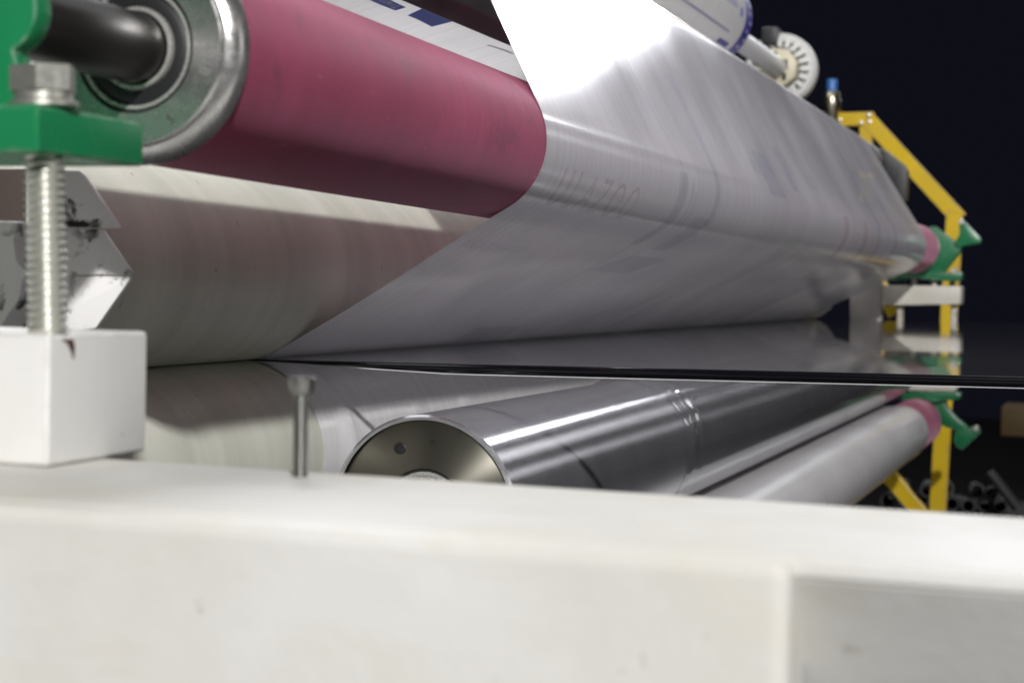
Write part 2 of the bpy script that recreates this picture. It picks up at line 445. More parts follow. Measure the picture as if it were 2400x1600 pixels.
bt0 = at(113, 775, .640); bt1 = at(101, 215, .640)
bolt = empty('adjusting_bolt', (bt0.x, bt0.y, -.0215), 'long zinc threaded bolt through the green bracket down to the white block', 'bolt')
dz = (bt1 - bt0).normalized()
pa = bt0 + dz * ((-.0213 - bt0.z) / dz.z); pb = bt0 + dz * ((.0600 - bt0.z) / dz.z)
thread('threaded_rod', pa, pb, .0078, .0031, .0013, M_zinc, bolt)
pw = bt0 + dz * ((.0631 - bt0.z) / dz.z)
lathe_axis('flat_washer', pw, pw + dz, [(0, .0125), (.0004, .0135), (.0018, .0135), (.0022, .0128)], M_zinc, bolt, 48)
lathe_axis('spring_washer', pw + dz * .0024, pw + dz, [(0, .0108), (.0005, .0114), (.0030, .0114), (.0035, .0108)], M_zinc, bolt, 48)
def hexhead(name, p, d, rad, h, mat, parent, rot=0.25):
    q = Vector(d).to_track_quat('Z', 'Y'); bm = bmesh.new()
    lo = [bm.verts.new(Vector(p) + q @ Vector((rad * math.cos(rot + k * PI / 3), rad * math.sin(rot + k * PI / 3), 0))) for k in range(6)]
    hi = [bm.verts.new(Vector(p) + q @ Vector((rad * math.cos(rot + k * PI / 3), rad * math.sin(rot + k * PI / 3), h))) for k in range(6)]
    bm.faces.new(lo[::-1]); bm.faces.new(hi)
    for k in range(6): bm.faces.new((lo[k], lo[(k + 1) % 6], hi[(k + 1) % 6], hi[k]))
    bevel(bm, rad * .07, 2)
    return frombm(name, bm, mat, parent, 30)
hexhead('hex_head', pw + dz * .0061, dz, .0128, .0095, M_zinc, bolt, .35)

M_screw = metal('dull_screw_steel', (.34, .34, .32), .36, .1, 300)
# small screw on the beam
s0 = at(704, 1105, .655); s1 = at(706, 885, .655)
sc = empty('stop_screw', tuple(s0), 'small zinc screw with flared head standing upright on the beam', 'screw')
ds = (s1 - s0).normalized(); Ls = (s1 - s0).length
thread('threaded_shank', s0 - ds * .004, s0 + ds * (Ls - .006), .0030, .0011, .00045, M_screw, sc, 28, 8)
lathe_axis('flared_head', s0 + ds * (Ls - .0065), s1, [(0, .0030), (.0012, .0042), (.0022, .0046), (.0062, .0050), (.0068, .0046), (.0069, .0026), (.0045, .0024)], M_screw, sc, 32)

# ---------------------------------------------------------------- upper red roller
rr = empty('rubber_roller', (redc(2.4)[0], 2.4, redc(2.4)[1]), 'large red rubber covered roller running from the top left corner', 'roller')
ys = [RN + (RF - .03 - RN) * i / 48 for i in range(49)]
lathe_y('rubber_sleeve', 0, 0, [(ys[0], RR - .001)] + [(ys[0] + .0006, RR)] + [(y, RR) for y in ys[1:]], M_rubber, rr, 160, redc)
fx, fz = redc(RN)
FY = RN - .0112
fr = .0512
lathe_y('end_flange', fx, fz, [(FY + .004, .0280), (FY + .0010, .0284), (FY, .0290), (FY, .0422), (FY + .0006, .0430), (FY + .0012, .0436),
        (FY + .0018, .0440), (FY + .0028, .0462), (FY + .0050, .0490), (FY + .0075, .0505), (FY + .0108, fr), (FY + .0111, .0500), (FY + .0111, .0280)], M_oldsteel, rr, 160, close=False)
brg = lathe_y('bearing', fx, fz, [(FY + .0035, .0250), (FY + .0015, .0253), (FY + .0010, .0258), (FY + .0010, .0268), (FY + .0018, .0275), (FY + .006, .0276), (FY + .006, .0250)], M_steel, rr, 128, close=False)
lathe_y('bearing_seal', fx, fz, [(FY + .0030, .0186), (FY + .0022, .0195), (FY + .0024, .0235), (FY + .0032, .0249), (FY + .005, .0249), (FY + .005, .0186)], M_black, brg, 96, close=False)
lathe_y('inner_ring', fx, fz, [(FY + .005, .0160), (FY + .0008, .0162), (FY + .0004, .0168), (FY + .0006, .0179), (FY + .0020, .0185), (FY + .005, .0185)], M_steel, brg, 96, close=False)
lathe_y('gap_ring', fx, fz, [(FY + .0008, .0275), (FY + .0003, .0289)], M_black, brg, 96, close=False)
lathe_y('shaft', fx, fz, [(.660, .0140), (.660, .0156), (FY + .02, .0156), (FY + .02, .010)], M_blacksteel, rr, 72)
gx, gz = redc(RF)
lathe_y('end_flange', gx, gz, [(RF - .030, .046), (RF - .029, .0495), (RF - .002, .0495), (RF, .048), (RF, .012), (RF + .10, .012)], M_oldsteel, rr, 96)

def text_mesh(name, body, size, cuts=2, spacing=1.0):
    cu = bpy.data.curves.new(name, 'FONT'); cu.body = body; cu.size = size; cu.space_character = spacing
    cu.align_x = 'LEFT'; cu.resolution_u = 3
    o = bpy.data.objects.new(name, cu); COL.objects.link(o)
    me = bpy.data.meshes.new_from_object(o.evaluated_get(bpy.context.evaluated_depsgraph_get()))
    bpy.data.objects.remove(o); bpy.data.curves.remove(cu)
    bm = bmesh.new(); bm.from_mesh(me)
    bmesh.ops.triangulate(bm, faces=bm.faces)
    for _ in range(cuts):
        long_e = [e for e in bm.edges if e.calc_length() > size * .18]
        if long_e: bmesh.ops.subdivide_edges(bm, edges=long_e, cuts=1)
    bmesh.ops.triangulate(bm, faces=bm.faces)
    bm.to_mesh(me); bm.free(); me.name = name
    return me
def map_text(name, body, size, fn, mat, parent, cuts=2, spacing=1.0):
    me = text_mesh(name, body, size, cuts, spacing)
    for v in me.vertices: v.co = fn(v.co.x, v.co.y)
    me.update()
    return link(name, me, mat, parent)
# figures stamped into the flange face, reading upward round the ring
M_stamp = NT('stamped_bright_metal').set(Base_Color=(.62, .62, .60), Metallic=.8, Roughness=.35)
def on_flange(a0, r0):
    def f(x, y):
        a = a0 + x / (r0); r = r0 - y
        return Vector((fx + r * math.cos(a), FY - .00012, fz + r * math.sin(a)))
    return f
map_text('stamped_figures', '0/52', .0078, on_flange(math.radians(-20), .0390), M_stamp, rr, 1, 1.25)
M_stampd = NT('stamped_dark_metal').set(Base_Color=(.10, .09, .08), Metallic=.6, Roughness=.5)
map_text('stamped_figures', '5', .0070, on_flange(math.radians(-62), .0390), M_stampd, rr, 1)

# ---------------------------------------------------------------- nip rollers
NY0, NY1 = .874, 3.90
for nm, cz_, lab in (('u', CUz, 'upper cream coated nip roller behind the red roller, half in shadow'), ('l', CLz, 'lower cream coated nip roller under the glossy exit sheet')):
    nr = empty('nip_roller', (CUx, 2.4, cz_), lab, 'roller', 'pair of cream nip rollers')
    lathe_y('roller_shell', CUx, cz_, [(NY0, CR - .004), (NY0 + .001, CR - .0012), (NY0 + .004, CR)] + [(NY0 + .05 + (NY1 - NY0 - .06) * i / 20, CR) for i in range(21)] + [(NY1, CR - .002)], M_cream, nr, 160)
    lathe_y('journal', CUx, cz_, [(NY0 - .003, .028), (NY0 - .003, .030), (NY0 - .0005, .030)], M_blacksteel, nr, 64)
    lathe_y('journal', CUx, cz_, [(NY1 + .0005, .030), (NY1 + .09, .030), (NY1 + .09, .028)], M_blacksteel, nr, 48)

# white chamfered slide blocks in front of the nip roller ends
def smudge_white():
    t = NT('chipped_white_paint'); c = t.coord((1, 1, 1), (2.3, 0, 1.1))
    n = t.noise(c, 75, 6, .62, .5); n2 = t.noise(c, 28, 3)
    f = t.mix(1.0, t.ramp(n, [(.55, 0), (.61, 1)]), t.ramp(n2, [(.43, 0), (.55, 1)]), 'MULTIPLY')
    base = t.mix(f, (.76, .75, .74), (.035, .028, .026))
    return t.set(Base_Color=base, Roughness=.42)
M_chipped = smudge_white()
HY = .862
def poly(pp, Y=HY): return [(at(u, v, Y).x, at(u, v, Y).z) for (u, v) in pp]
hs = empty('slide_block', tuple(at(190, 765, HY)), 'stacked white chamfered steel slide blocks behind the threaded bolt', 'block')
prism('upper_block', poly([(60, 396), (186, 400), (198, 412), (281, 534), (60, 534)]), HY, HY + .003, M_chipped, hs, .0006)
prism('middle_block', poly([(60, 537), (238, 537), (309, 640), (308, 644), (60, 644)]), HY, HY + .003, M_chipped, hs, .0006)
prism('lower_block', poly([(60, 647), (304, 647), (303, 655), (224, 768), (60, 790)]), HY, HY + .003, M_chipped, hs, .0006)
prism('spacer', poly([(62, 430), (92, 430), (92, 760), (62, 760)]), HY + .0035, .8725, M_dark, hs, 0)
prism('weld_seam', poly([(150, 523), (168, 517), (185, 522), (196, 517), (214, 528), (205, 533), (150, 532)]), HY - .0012, HY + .001, M_black, hs, 0)
HY2 = .79
h2 = empty('slide_block', tuple(at(10, 765, HY2)), 'white paint-chipped slide block cut off by the left edge of the picture', 'block')
prism('block_body', poly([(-60, 518), (43, 520), (30, 560), (38, 612), (68, 640), (52, 652), (44, 700), (20, 735), (-5, 775), (-60, 790)], HY2), HY2, HY2 + .02, M_chipped, h2, .0008)
# dark brown plate closing the gap behind the blocks
sp = prism('gap_plate', poly([(-220, 395), (58, 395), (58, 800), (-220, 800)], .866), .866, .872, paint('dark_brown', (.055, .040, .034), .6, 0, dirt=.3), None, .001)
tag(sp, 'dark brown plate in the gap left of the threaded bolt', 'plate')

# ---------------------------------------------------------------- chrome roller
cr_ = empty('chrome_roller', (CHx, 2.4, CHz), 'polished chrome roller with a flat steel end, lower middle', 'roller')
lathe_y('roller_shell', CHx, CHz, [(CHY + .0002, CHR - .0035), (CHY, CHR - .0016), (CHY + .0016, CHR)] + [(CHY + .03 + (3.95 - CHY - .04) * i / 24, CHR) for i in range(25)], M_chrome, cr_, 192, close=False)
def cap_mat():
    t = NT('turned_end_cap')
    g = t.n('ShaderNodeNewGeometry'); n = t.noise(t.coord(), 40, 5)
    n2 = t.noise(t.coord(), 9, 3)
    tg = t.n('ShaderNodeTangent', direction_type='RADIAL', axis='Y'); t.l(tg.outputs['Tangent'], t.b.inputs['Tangent'])
    t.b.inputs['Anisotropic'].default_value = .85; t.b.inputs['Anisotropic Rotation'].default_value = .25
    b = t.mix(t.ramp(n, [(.62, 0), (.72, .7)]), t.mix(n2, (.19, .18, .15), (.27, .26, .22)), (.05, .05, .05))
    return t.set(Base_Color=b, Metallic=1.0, Roughness=.30)
M_cap = cap_mat()
cap = lathe_y('end_cap', CHx, CHz, [(CHY + .0030, CHR - .0036), (CHY + .0028, CHR - .0042), (CHY + .0024, .0292), (CHY + .008, .0288)], M_cap, cr_, 160, close=False)
lathe_y('bearing', CHx, CHz, [(CHY + .010, .0130), (CHY + .0030, .0132), (CHY + .0026, .0205), (CHY + .0034, .0208), (CHY + .0034, .0242), (CHY + .0026, .0244), (CHY + .0026, .0270), (CHY + .010, .0272)], M_steel, cr_, 96, close=False)
lathe_y('seal', CHx, CHz, [(CHY + .0042, .0200), (CHY + .0042, .0292)], M_black, cr_, 96, close=False)
lathe_y('shaft', CHx, CHz, [(CHY - .40, .0125), (CHY + .012, .0125)], M_blacksteel, cr_, 64)
# screw mark on the cap
lathe_axis('set_screw', (CHx - .018, CHY + .0030, CHz + .042), (CHx - .018, CHY, CHz + .042), [(0, .0042), (.0016, .0040), (.0017, .0024), (.0006, .0020)], M_black, cr_, 24)

# ---------------------------------------------------------------- webs
def tangent(c1, r1, c2, r2, side):
    """angle of the normal of an outer tangent; side picks one of the two"""
    dx, dz_ = c2[0] - c1[0], c2[1] - c1[1]; D = math.hypot(dx, dz_)
    return math.atan2(dz_, dx) + side * math.acos(max(-1, min(1, (r1 - r2) / D)))
G0 = redc(1.9); GC = (G0[0] - .0690, G0[1] + .1790); GR = .030
def path_upper(Y):
    """cross-section of the upper web at Y: list of points (x, z)"""
    c = redc(Y); rr_ = RR + .0005; cc = (CUx, CUz); cr2 = CR + .0004
    a1 = tangent(GC, GR, c, rr_, 1)
    if math.cos(a1) < 0: a1 = tangent(GC, GR, c, rr_, -1)
    a2 = tangent(c, rr_, cc, cr2, 1)
    if math.sin(a2) > 0: a2 = tangent(c, rr_, cc, cr2, -1)
    a1 = (a1 + PI) % (2 * PI) - PI; a2 = (a2 + PI) % (2 * PI) - PI
    P = []
    P.append((GC[0] - .30, GC[1] + GR - .055))
    s0 = math.radians(100)
    for i in range(9):
        t = s0 + (a1 - s0) * i / 8; P.append((GC[0] + GR * math.cos(t), GC[1] + GR * math.sin(t)))
    p0 = P[-1]; p1 = (c[0] + rr_ * math.cos(a1), c[1] + rr_ * math.sin(a1))
    for i in range(1, 16): P.append((p0[0] + (p1[0] - p0[0]) * i / 16, p0[1] + (p1[1] - p0[1]) * i / 16))
    for i in range(25):
        t = a1 + (a2 - a1) * i / 24; P.append((c[0] + rr_ * math.cos(t), c[1] + rr_ * math.sin(t)))
    p0 = P[-1]; p1 = (cc[0] + cr2 * math.cos(a2), cc[1] + cr2 * math.sin(a2))
    for i in range(1, 20): P.append((p0[0] + (p1[0] - p0[0]) * i / 20, p0[1] + (p1[1] - p0[1]) * i / 20))
    e = math.radians(-92)
    for i in range(9):
        t = a2 + (e - a2) * i / 8; P.append((cc[0] + cr2 * math.cos(t), cc[1] + cr2 * math.sin(t)))
    return P
I_RED0, I_RED1, I_CR0 = 25, 49, 69        # path indices where the web meets / leaves the red roller, meets the nip roller
def web_wrinkle(Y, k, n):
    """slack folds in the free spans, none on the rollers"""
    d = 0.0
    if 11 <= k < 25:
        f = math.sin(PI * (k - 10) / 15); d = .00030 * f * math.sin(Y * 9 + .15 * k) + .00022 * f * math.sin(Y * 23 + 2 + .1 * k)
    if 50 <= k < 69:
        f = math.sin(PI * (k - 49) / 20)
        d = .0014 * f * math.sin((Y - YE) * 9 + k * .12) + .0011 * f * math.exp(-((Y - YE - .07 - .010 * (k - 50)) / .035) ** 2) - .0008 * f * math.exp(-((Y - YE - .13 - .018 * (k - 50)) / .04) ** 2)
    return d
def surf(Y, k):
    """point and outward normal at fractional path index k"""
    P = path_upper(Y); k = max(0, min(len(P) - 1.001, k)); i = int(k); f = k - i
    a, b = P[i], P[i + 1]
    x = a[0] + (b[0] - a[0]) * f; z = a[1] + (b[1] - a[1]) * f
    tx, tz = b[0] - a[0], b[1] - a[1]; L = math.hypot(tx, tz)
    n = (-tz / L, tx / L)
    d = web_wrinkle(Y, k, len(P))
    return Vector((x + n[0] * d, Y, z + n[1] * d)), Vector((n[0], 0, n[1]))
def grid_mesh(name, rows, mat, parent=None):
    n = len(rows[0]); V = [p for r in rows for p in r]
    Fc = [(i * n + k, i * n + k + 1, (i + 1) * n + k + 1, (i + 1) * n + k) for i in range(len(rows) - 1) for k in range(n - 1)]
    return mesh(name, V, Fc, mat, parent, smooth=True)
np_ = len(path_upper(2.0))
NYW = 150
Ys = [YE + (YF - YE) * ((i / NYW) ** 1.4) for i in range(NYW + 1)]
uw = empty('film_web', (redc(2.4)[0], 2.4, NIPZ), 'milky clear printed film coming over the red roller and down into the nip', 'film')
# outward side: away from the rollers (towards the camera)
sgn = 1.0
tst, tn = surf(2.0, 37.0); cc0 = redc(2.0)
if (tst - Vector((cc0[0], 2.0, cc0[1]))).dot(tn) < 0: sgn = -1.0
def surf_o(Y, k, off=0.0):
    p, n = surf(Y, k); return p + n * (sgn * off)
grid_mesh('film', [[surf_o(Y, k + 1e-4) for k in range(np_)] for Y in Ys], M_film, uw)

# arc length along the path so that print keeps its size
P2 = path_upper(2.0); ACC = [0.0]
for i in range(1, np_): ACC.append(ACC[-1] + math.hypot(P2[i][0] - P2[i - 1][0], P2[i][1] - P2[i - 1][1]))
def k_of(s):
    if s <= 0: return 0.0
    for i in range(1, np_):
        if ACC[i] >= s: return i - 1 + (s - ACC[i - 1]) / (ACC[i] - ACC[i - 1])
    return np_ - 1.01
S_RED = ACC[I_RED0]
def stripe(name, Y0, Y1, s0, s1, mat, n=40, m_=3, skew=0.0):
    rows = []
    for j in range(m_ + 1):
        rows.append([surf_o(Y0 + (Y1 - Y0) * j / m_ + skew * i / n, k_of(s0 + (s1 - s0) * i / n), .00035) for i in range(n + 1)])
    return grid_mesh(name, rows, mat, uw)
def film_text(body, size, Y0, s0, mat, slant=0.0, spacing=1.0, flip=1):
    def f(x, y): return surf_o(Y0 + flip * x + slant * y, k_of(s0 - y), .00035)
    return map_text('printed_text', body, size, f, mat, uw, 2, spacing)
S1 = S_RED
film_text('ULAZOO', .046, 1.285, S1 + .070, M_filmred, 0, 1.35)
stripe('printed_band', 1.640, 1.672, S1 + .015, S1 + .100, M_filmblue2)
stripe('printed_band', 1.690, 1.697, S1 + .022, S1 + .070, M_filmblue2)
stripe('printed_band', 1.706, 1.711, S1 + .030, S1 + .066, M_filmblue2)
stripe('printed_band', 1.740, 1.800, S1 + .052, S1 + .105, M_filmblue2)
stripe('printed_band', 1.792, 1.815, S1 - .10, S1 + .060, M_filmblue)
stripe('printed_line', 1.60, 1.605, S1 - .16, S1 + .01, M_filmblue, skew=.05)
stripe('printed_band', 2.10, 2.20, S1 - .045, S1 + .010, M_filmblue)
stripe('printed_band', 2.28, 2.33, S1 - .065, S1 - .005, M_filmblue)
stripe('printed_line', 3.02, 3.055, S1 - .17, S1 + .10, M_filmblue)
stripe('printed_band', 2.86, 2.90, S1 + .01, S1 + .08, M_filmred)
stripe('printed_band', 2.66, 2.70, S1 + .01, S1 + .07, M_filmred)
stripe('printed_line', 3.24, 3.27, S1 - .05, S1 + .07, M_filmblue)
film_text('INSULATION IIIHINNIIIM', .0150, 1.255, S1 + .130, M_filmblue2, -.25, .92)
stripe('printed_band', 1.72, 1.86, S1 + .118, S1 + .150, M_filmblue2, skew=-.06)
stripe('printed_band', 1.62, 1.76, S1 + .255, S1 + .285, M_filmblue2)
film_text('WINDOW', .030, 2.05, S1 - .01, M_filmblue, 0, 1.1)
film_text('ROOF', .030, 2.45, S1 - .02, M_filmblue, 0, 1.1)

# lower web on the lower nip roller, creased
def lower_rows():
    rows = []
    for i in range(121):
        Y = YE + .004 + (YF - YE) * (i / 120) ** 1.3
        r = []
        for k in range(26):
            a = math.radians(91 - 112 * k / 25)
            fold = 0
            for y0, wd, h in ((1.285, .010, .0022), (1.325, .006, -.0012), (1.43, .008, .0010), (1.56, .008, .0010), (1.70, .008, .0009), (1.84, .010, .0009), (2.02, .010, .0009)):
                q = (Y - y0 - .035 * (k / 25 - .5))
                fold += h * math.exp(-(q / wd) ** 2)
            fold *= min(1, k / 9)
            rr_ = CR + .0008 + max(0, fold)
            r.append(Vector((CLx + rr_ * math.cos(a), Y, CLz + rr_ * math.sin(a))))
        a = math.radians(-21); e = r[-1]
        for k in range(1, 8): r.append(e + Vector((math.sin(a), 0, -math.cos(a))) * (.028 * k))
        rows.append(r)
    return rows
lw = empty('film_web', (CLx, 2.4, CLz - .2), 'creased white film wrapped on the lower nip roller behind the chrome roller', 'film')
grid_mesh('film', lower_rows(), M_filmlow, lw)

# film riding on the chrome roller, its edge gathered into a ridge, then down to the lower red roller
def chrome_film():
    r1, r2 = CHR + .0006, .0506
    dx, dz_ = LRx - CHx, LRz - CHz; D = math.hypot(dx, dz_)
    a2 = math.atan2(dz_, dx) - math.acos((r1 + r2) / D)          # web crosses over from the chrome roller's underside to the red roller's top
    a_end = a2 % (2 * PI)
    rows = []
    yy = [1.742 + .006 * i for i in range(26)] + [1.90 + (3.70 - 1.90) * i / 40 for i in range(41)]
    for Y in yy:
        r = []
        for k in range(49):
            a = math.radians(-62) + (a_end - math.radians(-62)) * k / 48
            ridge = .0034 * math.exp(-((Y - 1.768 - .002 * math.sin(a * 2)) / .012) ** 2) + .0016 * math.exp(-((Y - 1.815 + .003 * math.sin(a * 2 + 1)) / .009) ** 2)
            ridge *= max(0.06, math.sin(max(0, min(1, (math.degrees(a) + 5) / 50)) * PI / 2))
            rad = r1 + ridge
            r.append(Vector((CHx + rad * math.cos(a), Y, CHz + rad * math.sin(a))))
        e = r[-1]; n_ = Vector((math.cos(a2), 0, math.sin(a2)))
        t = Vector((LRx, Y, LRz)) - n_ * r2
        for k in range(1, 6):
            r.append(e.lerp(t, k / 6))
        ar = math.atan2(-math.sin(a2), -math.cos(a2)) % (2 * PI)
        for k in range(0, 27):
            a = ar + (math.radians(-95) - ar) * k / 26
            bulge = .0024 * math.exp(-((Y - 3.60) / .022) ** 2) + .0018 * math.exp(-((Y - 3.50) / .018) ** 2) + .0003 * math.sin(Y * 4 + a * 2)
            r.append(Vector((LRx + (r2 + max(0, bulge)) * math.cos(a), Y, LRz + (r2 + max(0, bulge)) * math.sin(a))))
        rows.append(r)
    return rows
def clear_film():
    t = NT('clear_stretch_film'); n = t.noise(t.coord((.4, 16, .4)), 9, 4)
    n2 = t.noise(t.coord((2, .5, 2)), 22, 4)
    bp = t.bump(t.mix(.5, n, n2), .12, .0007)
    gl_ = t.n('ShaderNodeBsdfGlossy'); gl_.inputs['Roughness'].default_value = .07
    t.l(bp.outputs['Normal'], gl_.inputs['Normal'])
    tr = t.n('ShaderNodeBsdfTransparent'); df = t.n('ShaderNodeBsdfDiffuse'); df.inputs['Color'].default_value = (.6, .6, .62, 1)
    m1 = t.n('ShaderNodeMixShader'); m1.inputs['Fac'].default_value = .05
    t.l(tr.outputs['BSDF'], m1.inputs[1]); t.l(df.outputs['BSDF'], m1.inputs[2])
    m2 = t.n('ShaderNodeMixShader'); t.l(t.thin_fresnel(.05), m2.inputs['Fac'])
    t.l(m1.outputs['Shader'], m2.inputs[1]); t.l(gl_.outputs['BSDF'], m2.inputs[2])
    t.l(m2.outputs['Shader'], t.out.inputs['Surface'])
    return t.m
cw = empty('film_web', (CHx, 2.7, LRz - .06), 'clear film gathered at its edge on the chrome roller and wrapping the lower red roller', 'film')
crow = chrome_film()
grid_mesh('film', [r[:49] for r in crow], clear_film(), cw)
grid_mesh('film', [r[48:] for r in crow], M_filmlow, cw)

# glossy laminate leaving the nip towards the right
def zs(x): return NIPZ + .0095 * (x - CUx) + .0009
lam = empty('laminate_sheet', (-.2, 2.4, NIPZ), 'mirror glossy laminate sheet leaving the nip, seen almost edge on', 'film')
rows = []
xs = [CUx + .004 + (.9 - CUx) * (i / 60) for i in range(61)]
EB = .0056
for j in range(61):
    Y = YE + EB + (YF - YE - EB) * (j / 60) ** 1.5
    rows.append([Vector((x, Y, zs(x) + .00035 * math.sin(x * 9 + Y * 5) * min(1, (x - CUx) * 3))) for x in xs])
grid_mesh('sheet_surface', rows, M_sheet, lam)
# drooping rolled edge
rows = []
for j in range(15):
    a = math.radians(95 + 195 * j / 14)
    rows.append([Vector((x, YE + EB + EB * .55 * math.cos(a), zs(x) - (EB * .62) * min(1, .12 + (x - CUx) * 5.5) * (1 - math.sin(a)))) for x in xs])
grid_mesh('rolled_edge', rows, M_edge, lam)
M_hair = NT('pale_film_lip').set(Base_Color=(.55, .55, .57), Roughness=.3)
rows = [[Vector((x, YE + EB * .55, zs(x) - EB * 1.24 * min(1, .12 + (x - CUx) * 5.5) - d)) for x in xs] for d in (0, .0005)]
grid_mesh('edge_lip', rows, M_hair, lam)

# ---------------------------------------------------------------- lower red roller
lr = empty('rubber_roller', (LRx, 2.9, LRz), 'lower red rubber roller wrapped in film, its far end showing at lower right', 'roller')
lathe_y('rubber_sleeve', LRx, LRz, [(1.9 + (3.995 - 1.9) * i / 20, .050) for i in range(21)], M_rubber, lr, 96)
lathe_y('end_flange', LRx, LRz, [(3.996, .0495), (4.02, .0495), (4.02, .012), (4.10, .012)], M_oldsteel, lr, 64)

# ---------------------------------------------------------------- far side frame
def pz(u, v, Y): p = at(u, v, Y); return (p.x, p.z)
FYB = 4.06
def fpoly(pp, Y=FYB): return [pz(u, v, Y) for u, v in pp]
fb = empty('end_beam', tuple(at(2160, 716, FYB)), 'aged white crossbeam carrying the far green bracket above the sheet', 'beam', 'far end crossbeams')
prism('beam_body', fpoly([(2072, 668), (2255, 670), (2254, 713), (2070, 716)]), FYB - .03, FYB + .05, M_farwhite, fb, .003)
for u in (2115, 2142, 2190, 2232):
    p = at(u, 660, FYB)
    lathe_axis('stud_nut', p + Vector((0, 0, -.012)), p + Vector((0, 0, .01)), [(0, .006), (.022, .006)], M_zinc if u in (2142, 2190) else M_dark, fb, 12)
fb2 = empty('end_beam', tuple(at(2160, 917, FYB)), 'aged white crossbeam just under the dark sheet edge at far right', 'beam', 'far end crossbeams')
prism('beam_body', fpoly([(2070, 858), (2248, 862), (2250, 905), (2240, 916), (2070, 912)]), FYB - .03, FYB + .05, M_farwhite, fb2, .003)
# distance piece between the crossbeams
for u, lab in ((2110, 'thin grey stay between the far crossbeams'), (2236, 'thin white stay beside the yellow post between the far crossbeams')):
    b_ = bar('distance_rod', at(u, 716, FYB), at(u - 3, 860, FYB), .009, M_farwhite); tag(b_, lab, 'rod')
# post
po = prism('frame_post', fpoly([(1992, 630), (2064, 632), (2066, 1000), (1994, 1000)], 3.99), 3.985, 4.03, M_greypost, None, .003)
tag(po, 'grey upright frame post behind the end of the nip rollers', 'post')

def bracket(name, body, base, wing, label):
    e = empty(name, tuple(at(2170, 650, FYB)) if 'upper' in label else tuple(at(2170, 920, FYB)), label, 'bracket', 'far green roller brackets')
    prism('base_plate', fpoly(base), FYB - .03, FYB + .03, M_fargreen, e, .003)
    prism('yoke', fpoly(body), FYB - .012, FYB + .022, M_fargreen, e, .004)
    prism('clamp_wing', fpoly(wing), FYB - .022, FYB + .010, M_fargreen, e, .0025)
    return e
ub = bracket('roller_bracket', [(2178, 532), (2192, 530), (2240, 566), (2258, 572), (2252, 592), (2236, 610), (2214, 640), (2140, 650), (2110, 648), (2150, 620)],
        [(2086, 652), (2110, 640), (2200, 640), (2256, 637), (2257, 656), (2235, 660), (2190, 656), (2130, 652), (2086, 658)],
        [(2250, 520), (2262, 518), (2301, 560), (2300, 571), (2276, 574), (2262, 577), (2244, 580), (2240, 566), (2250, 552)],
        'upper far green bracket with clamp wing beside the yellow post')
p = at(2255, 521, FYB)
lathe_axis('clamp_nut', p + Vector((0, -.03, 0)), p, [(0, .005), (.006, .006), (.02, .006)], M_zinc, ub, 16)
p = at(2238, 636, FYB)
lathe_axis('clamp_nut', p + Vector((0, -.035, .0)), p, [(0, .006), (.006, .007), (.03, .007)], M_zinc, ub, 16)
lb = bracket('roller_bracket', [(2150, 930), (2216, 930), (2222, 955), (2245, 980), (2270, 1000), (2258, 1016), (2238, 1006), (2216, 1000), (2190, 985), (2160, 950)],
        [(2090, 930), (2140, 916), (2240, 915), (2254, 922), (2252, 934), (2215, 938), (2150, 942)],
        [(2240, 1008), (2262, 1006), (2288, 996), (2296, 1000), (2300, 1012), (2258, 1052), (2244, 1046), (2236, 1030)],
        'lower far green bracket with clamp wing hanging in front of the yellow post')
p = at(2289, 1002, FYB)
lathe_axis('clamp_nut', p + Vector((0, -.03, 0)), p, [(0, .005), (.006, .006), (.02, .006)], M_zinc, lb, 16)

# ---------------------------------------------------------------- yellow guard frame
GY = 4.40
gr_ = empty('guard_frame', tuple(at(2195, 1290, GY)), 'yellow square tube guard frame rising at the far right', 'guard')
bar('post', at(2192, 1300, GY), at(2238, 497, GY), .031, M_yellow, gr_)
bar('brace', at(2248, 512, GY), at(2034, 280, GY), .030, M_yellow, gr_)
bar('top_rail', at(1955, 281, GY), at(2046, 279, GY), .026, M_yellow, gr_)
bar('stub_post', at(2031, 290, GY), at(2031, 470, GY), .025, M_yellow, gr_)
bar('brace', at(2072, 1098, GY), at(2260, 1330, GY), .030, M_yellow, gr_)
bar('brace', at(2045, 640, GY), at(2098, 735, GY), .030, M_yellow, gr_)
for (u, v) in ((1968, 281), (2018, 288), (2038, 286), (2036, 270)):
    p = at(u, v, GY - .016); lathe_axis('rivet', p, p + Vector((0, -.004, 0)), [(0, .005), (.003, .0045), (.004, .002)], M_zinc, gr_, 12)

# fitting with blue cap
ft = empty('air_fitting', tuple(at(1948, 272, 4.34)), 'brass air fitting with a blue cap standing above the film', 'fitting')
a_ = at(1948, 285, 4.34); b_ = at(1950, 190, 4.34); d_ = (b_ - a_).normalized()
lathe_axis('fitting_body', a_, b_, [(0, .014), (.015, .016), (.03, .0205), (.045, .0215), (.060, .019), (.067, .016), (.068, .010)], M_brass, ft, 24)
lathe_axis('cap', a_ + d_ * .067, b_, [(0, .0118), (.024, .0125), (.0275, .0110)], M_bluecap, ft, 24)
dk = prism('tension_arm', fpoly([(2052, 345), (2078, 352), (2118, 385), (2128, 400), (2124, 470), (2112, 478), (2085, 440)], 4.2), 4.2, 4.24, M_dark, None, .004)
tag(dk, 'dark grey arm just behind the far film edge', 'arm')

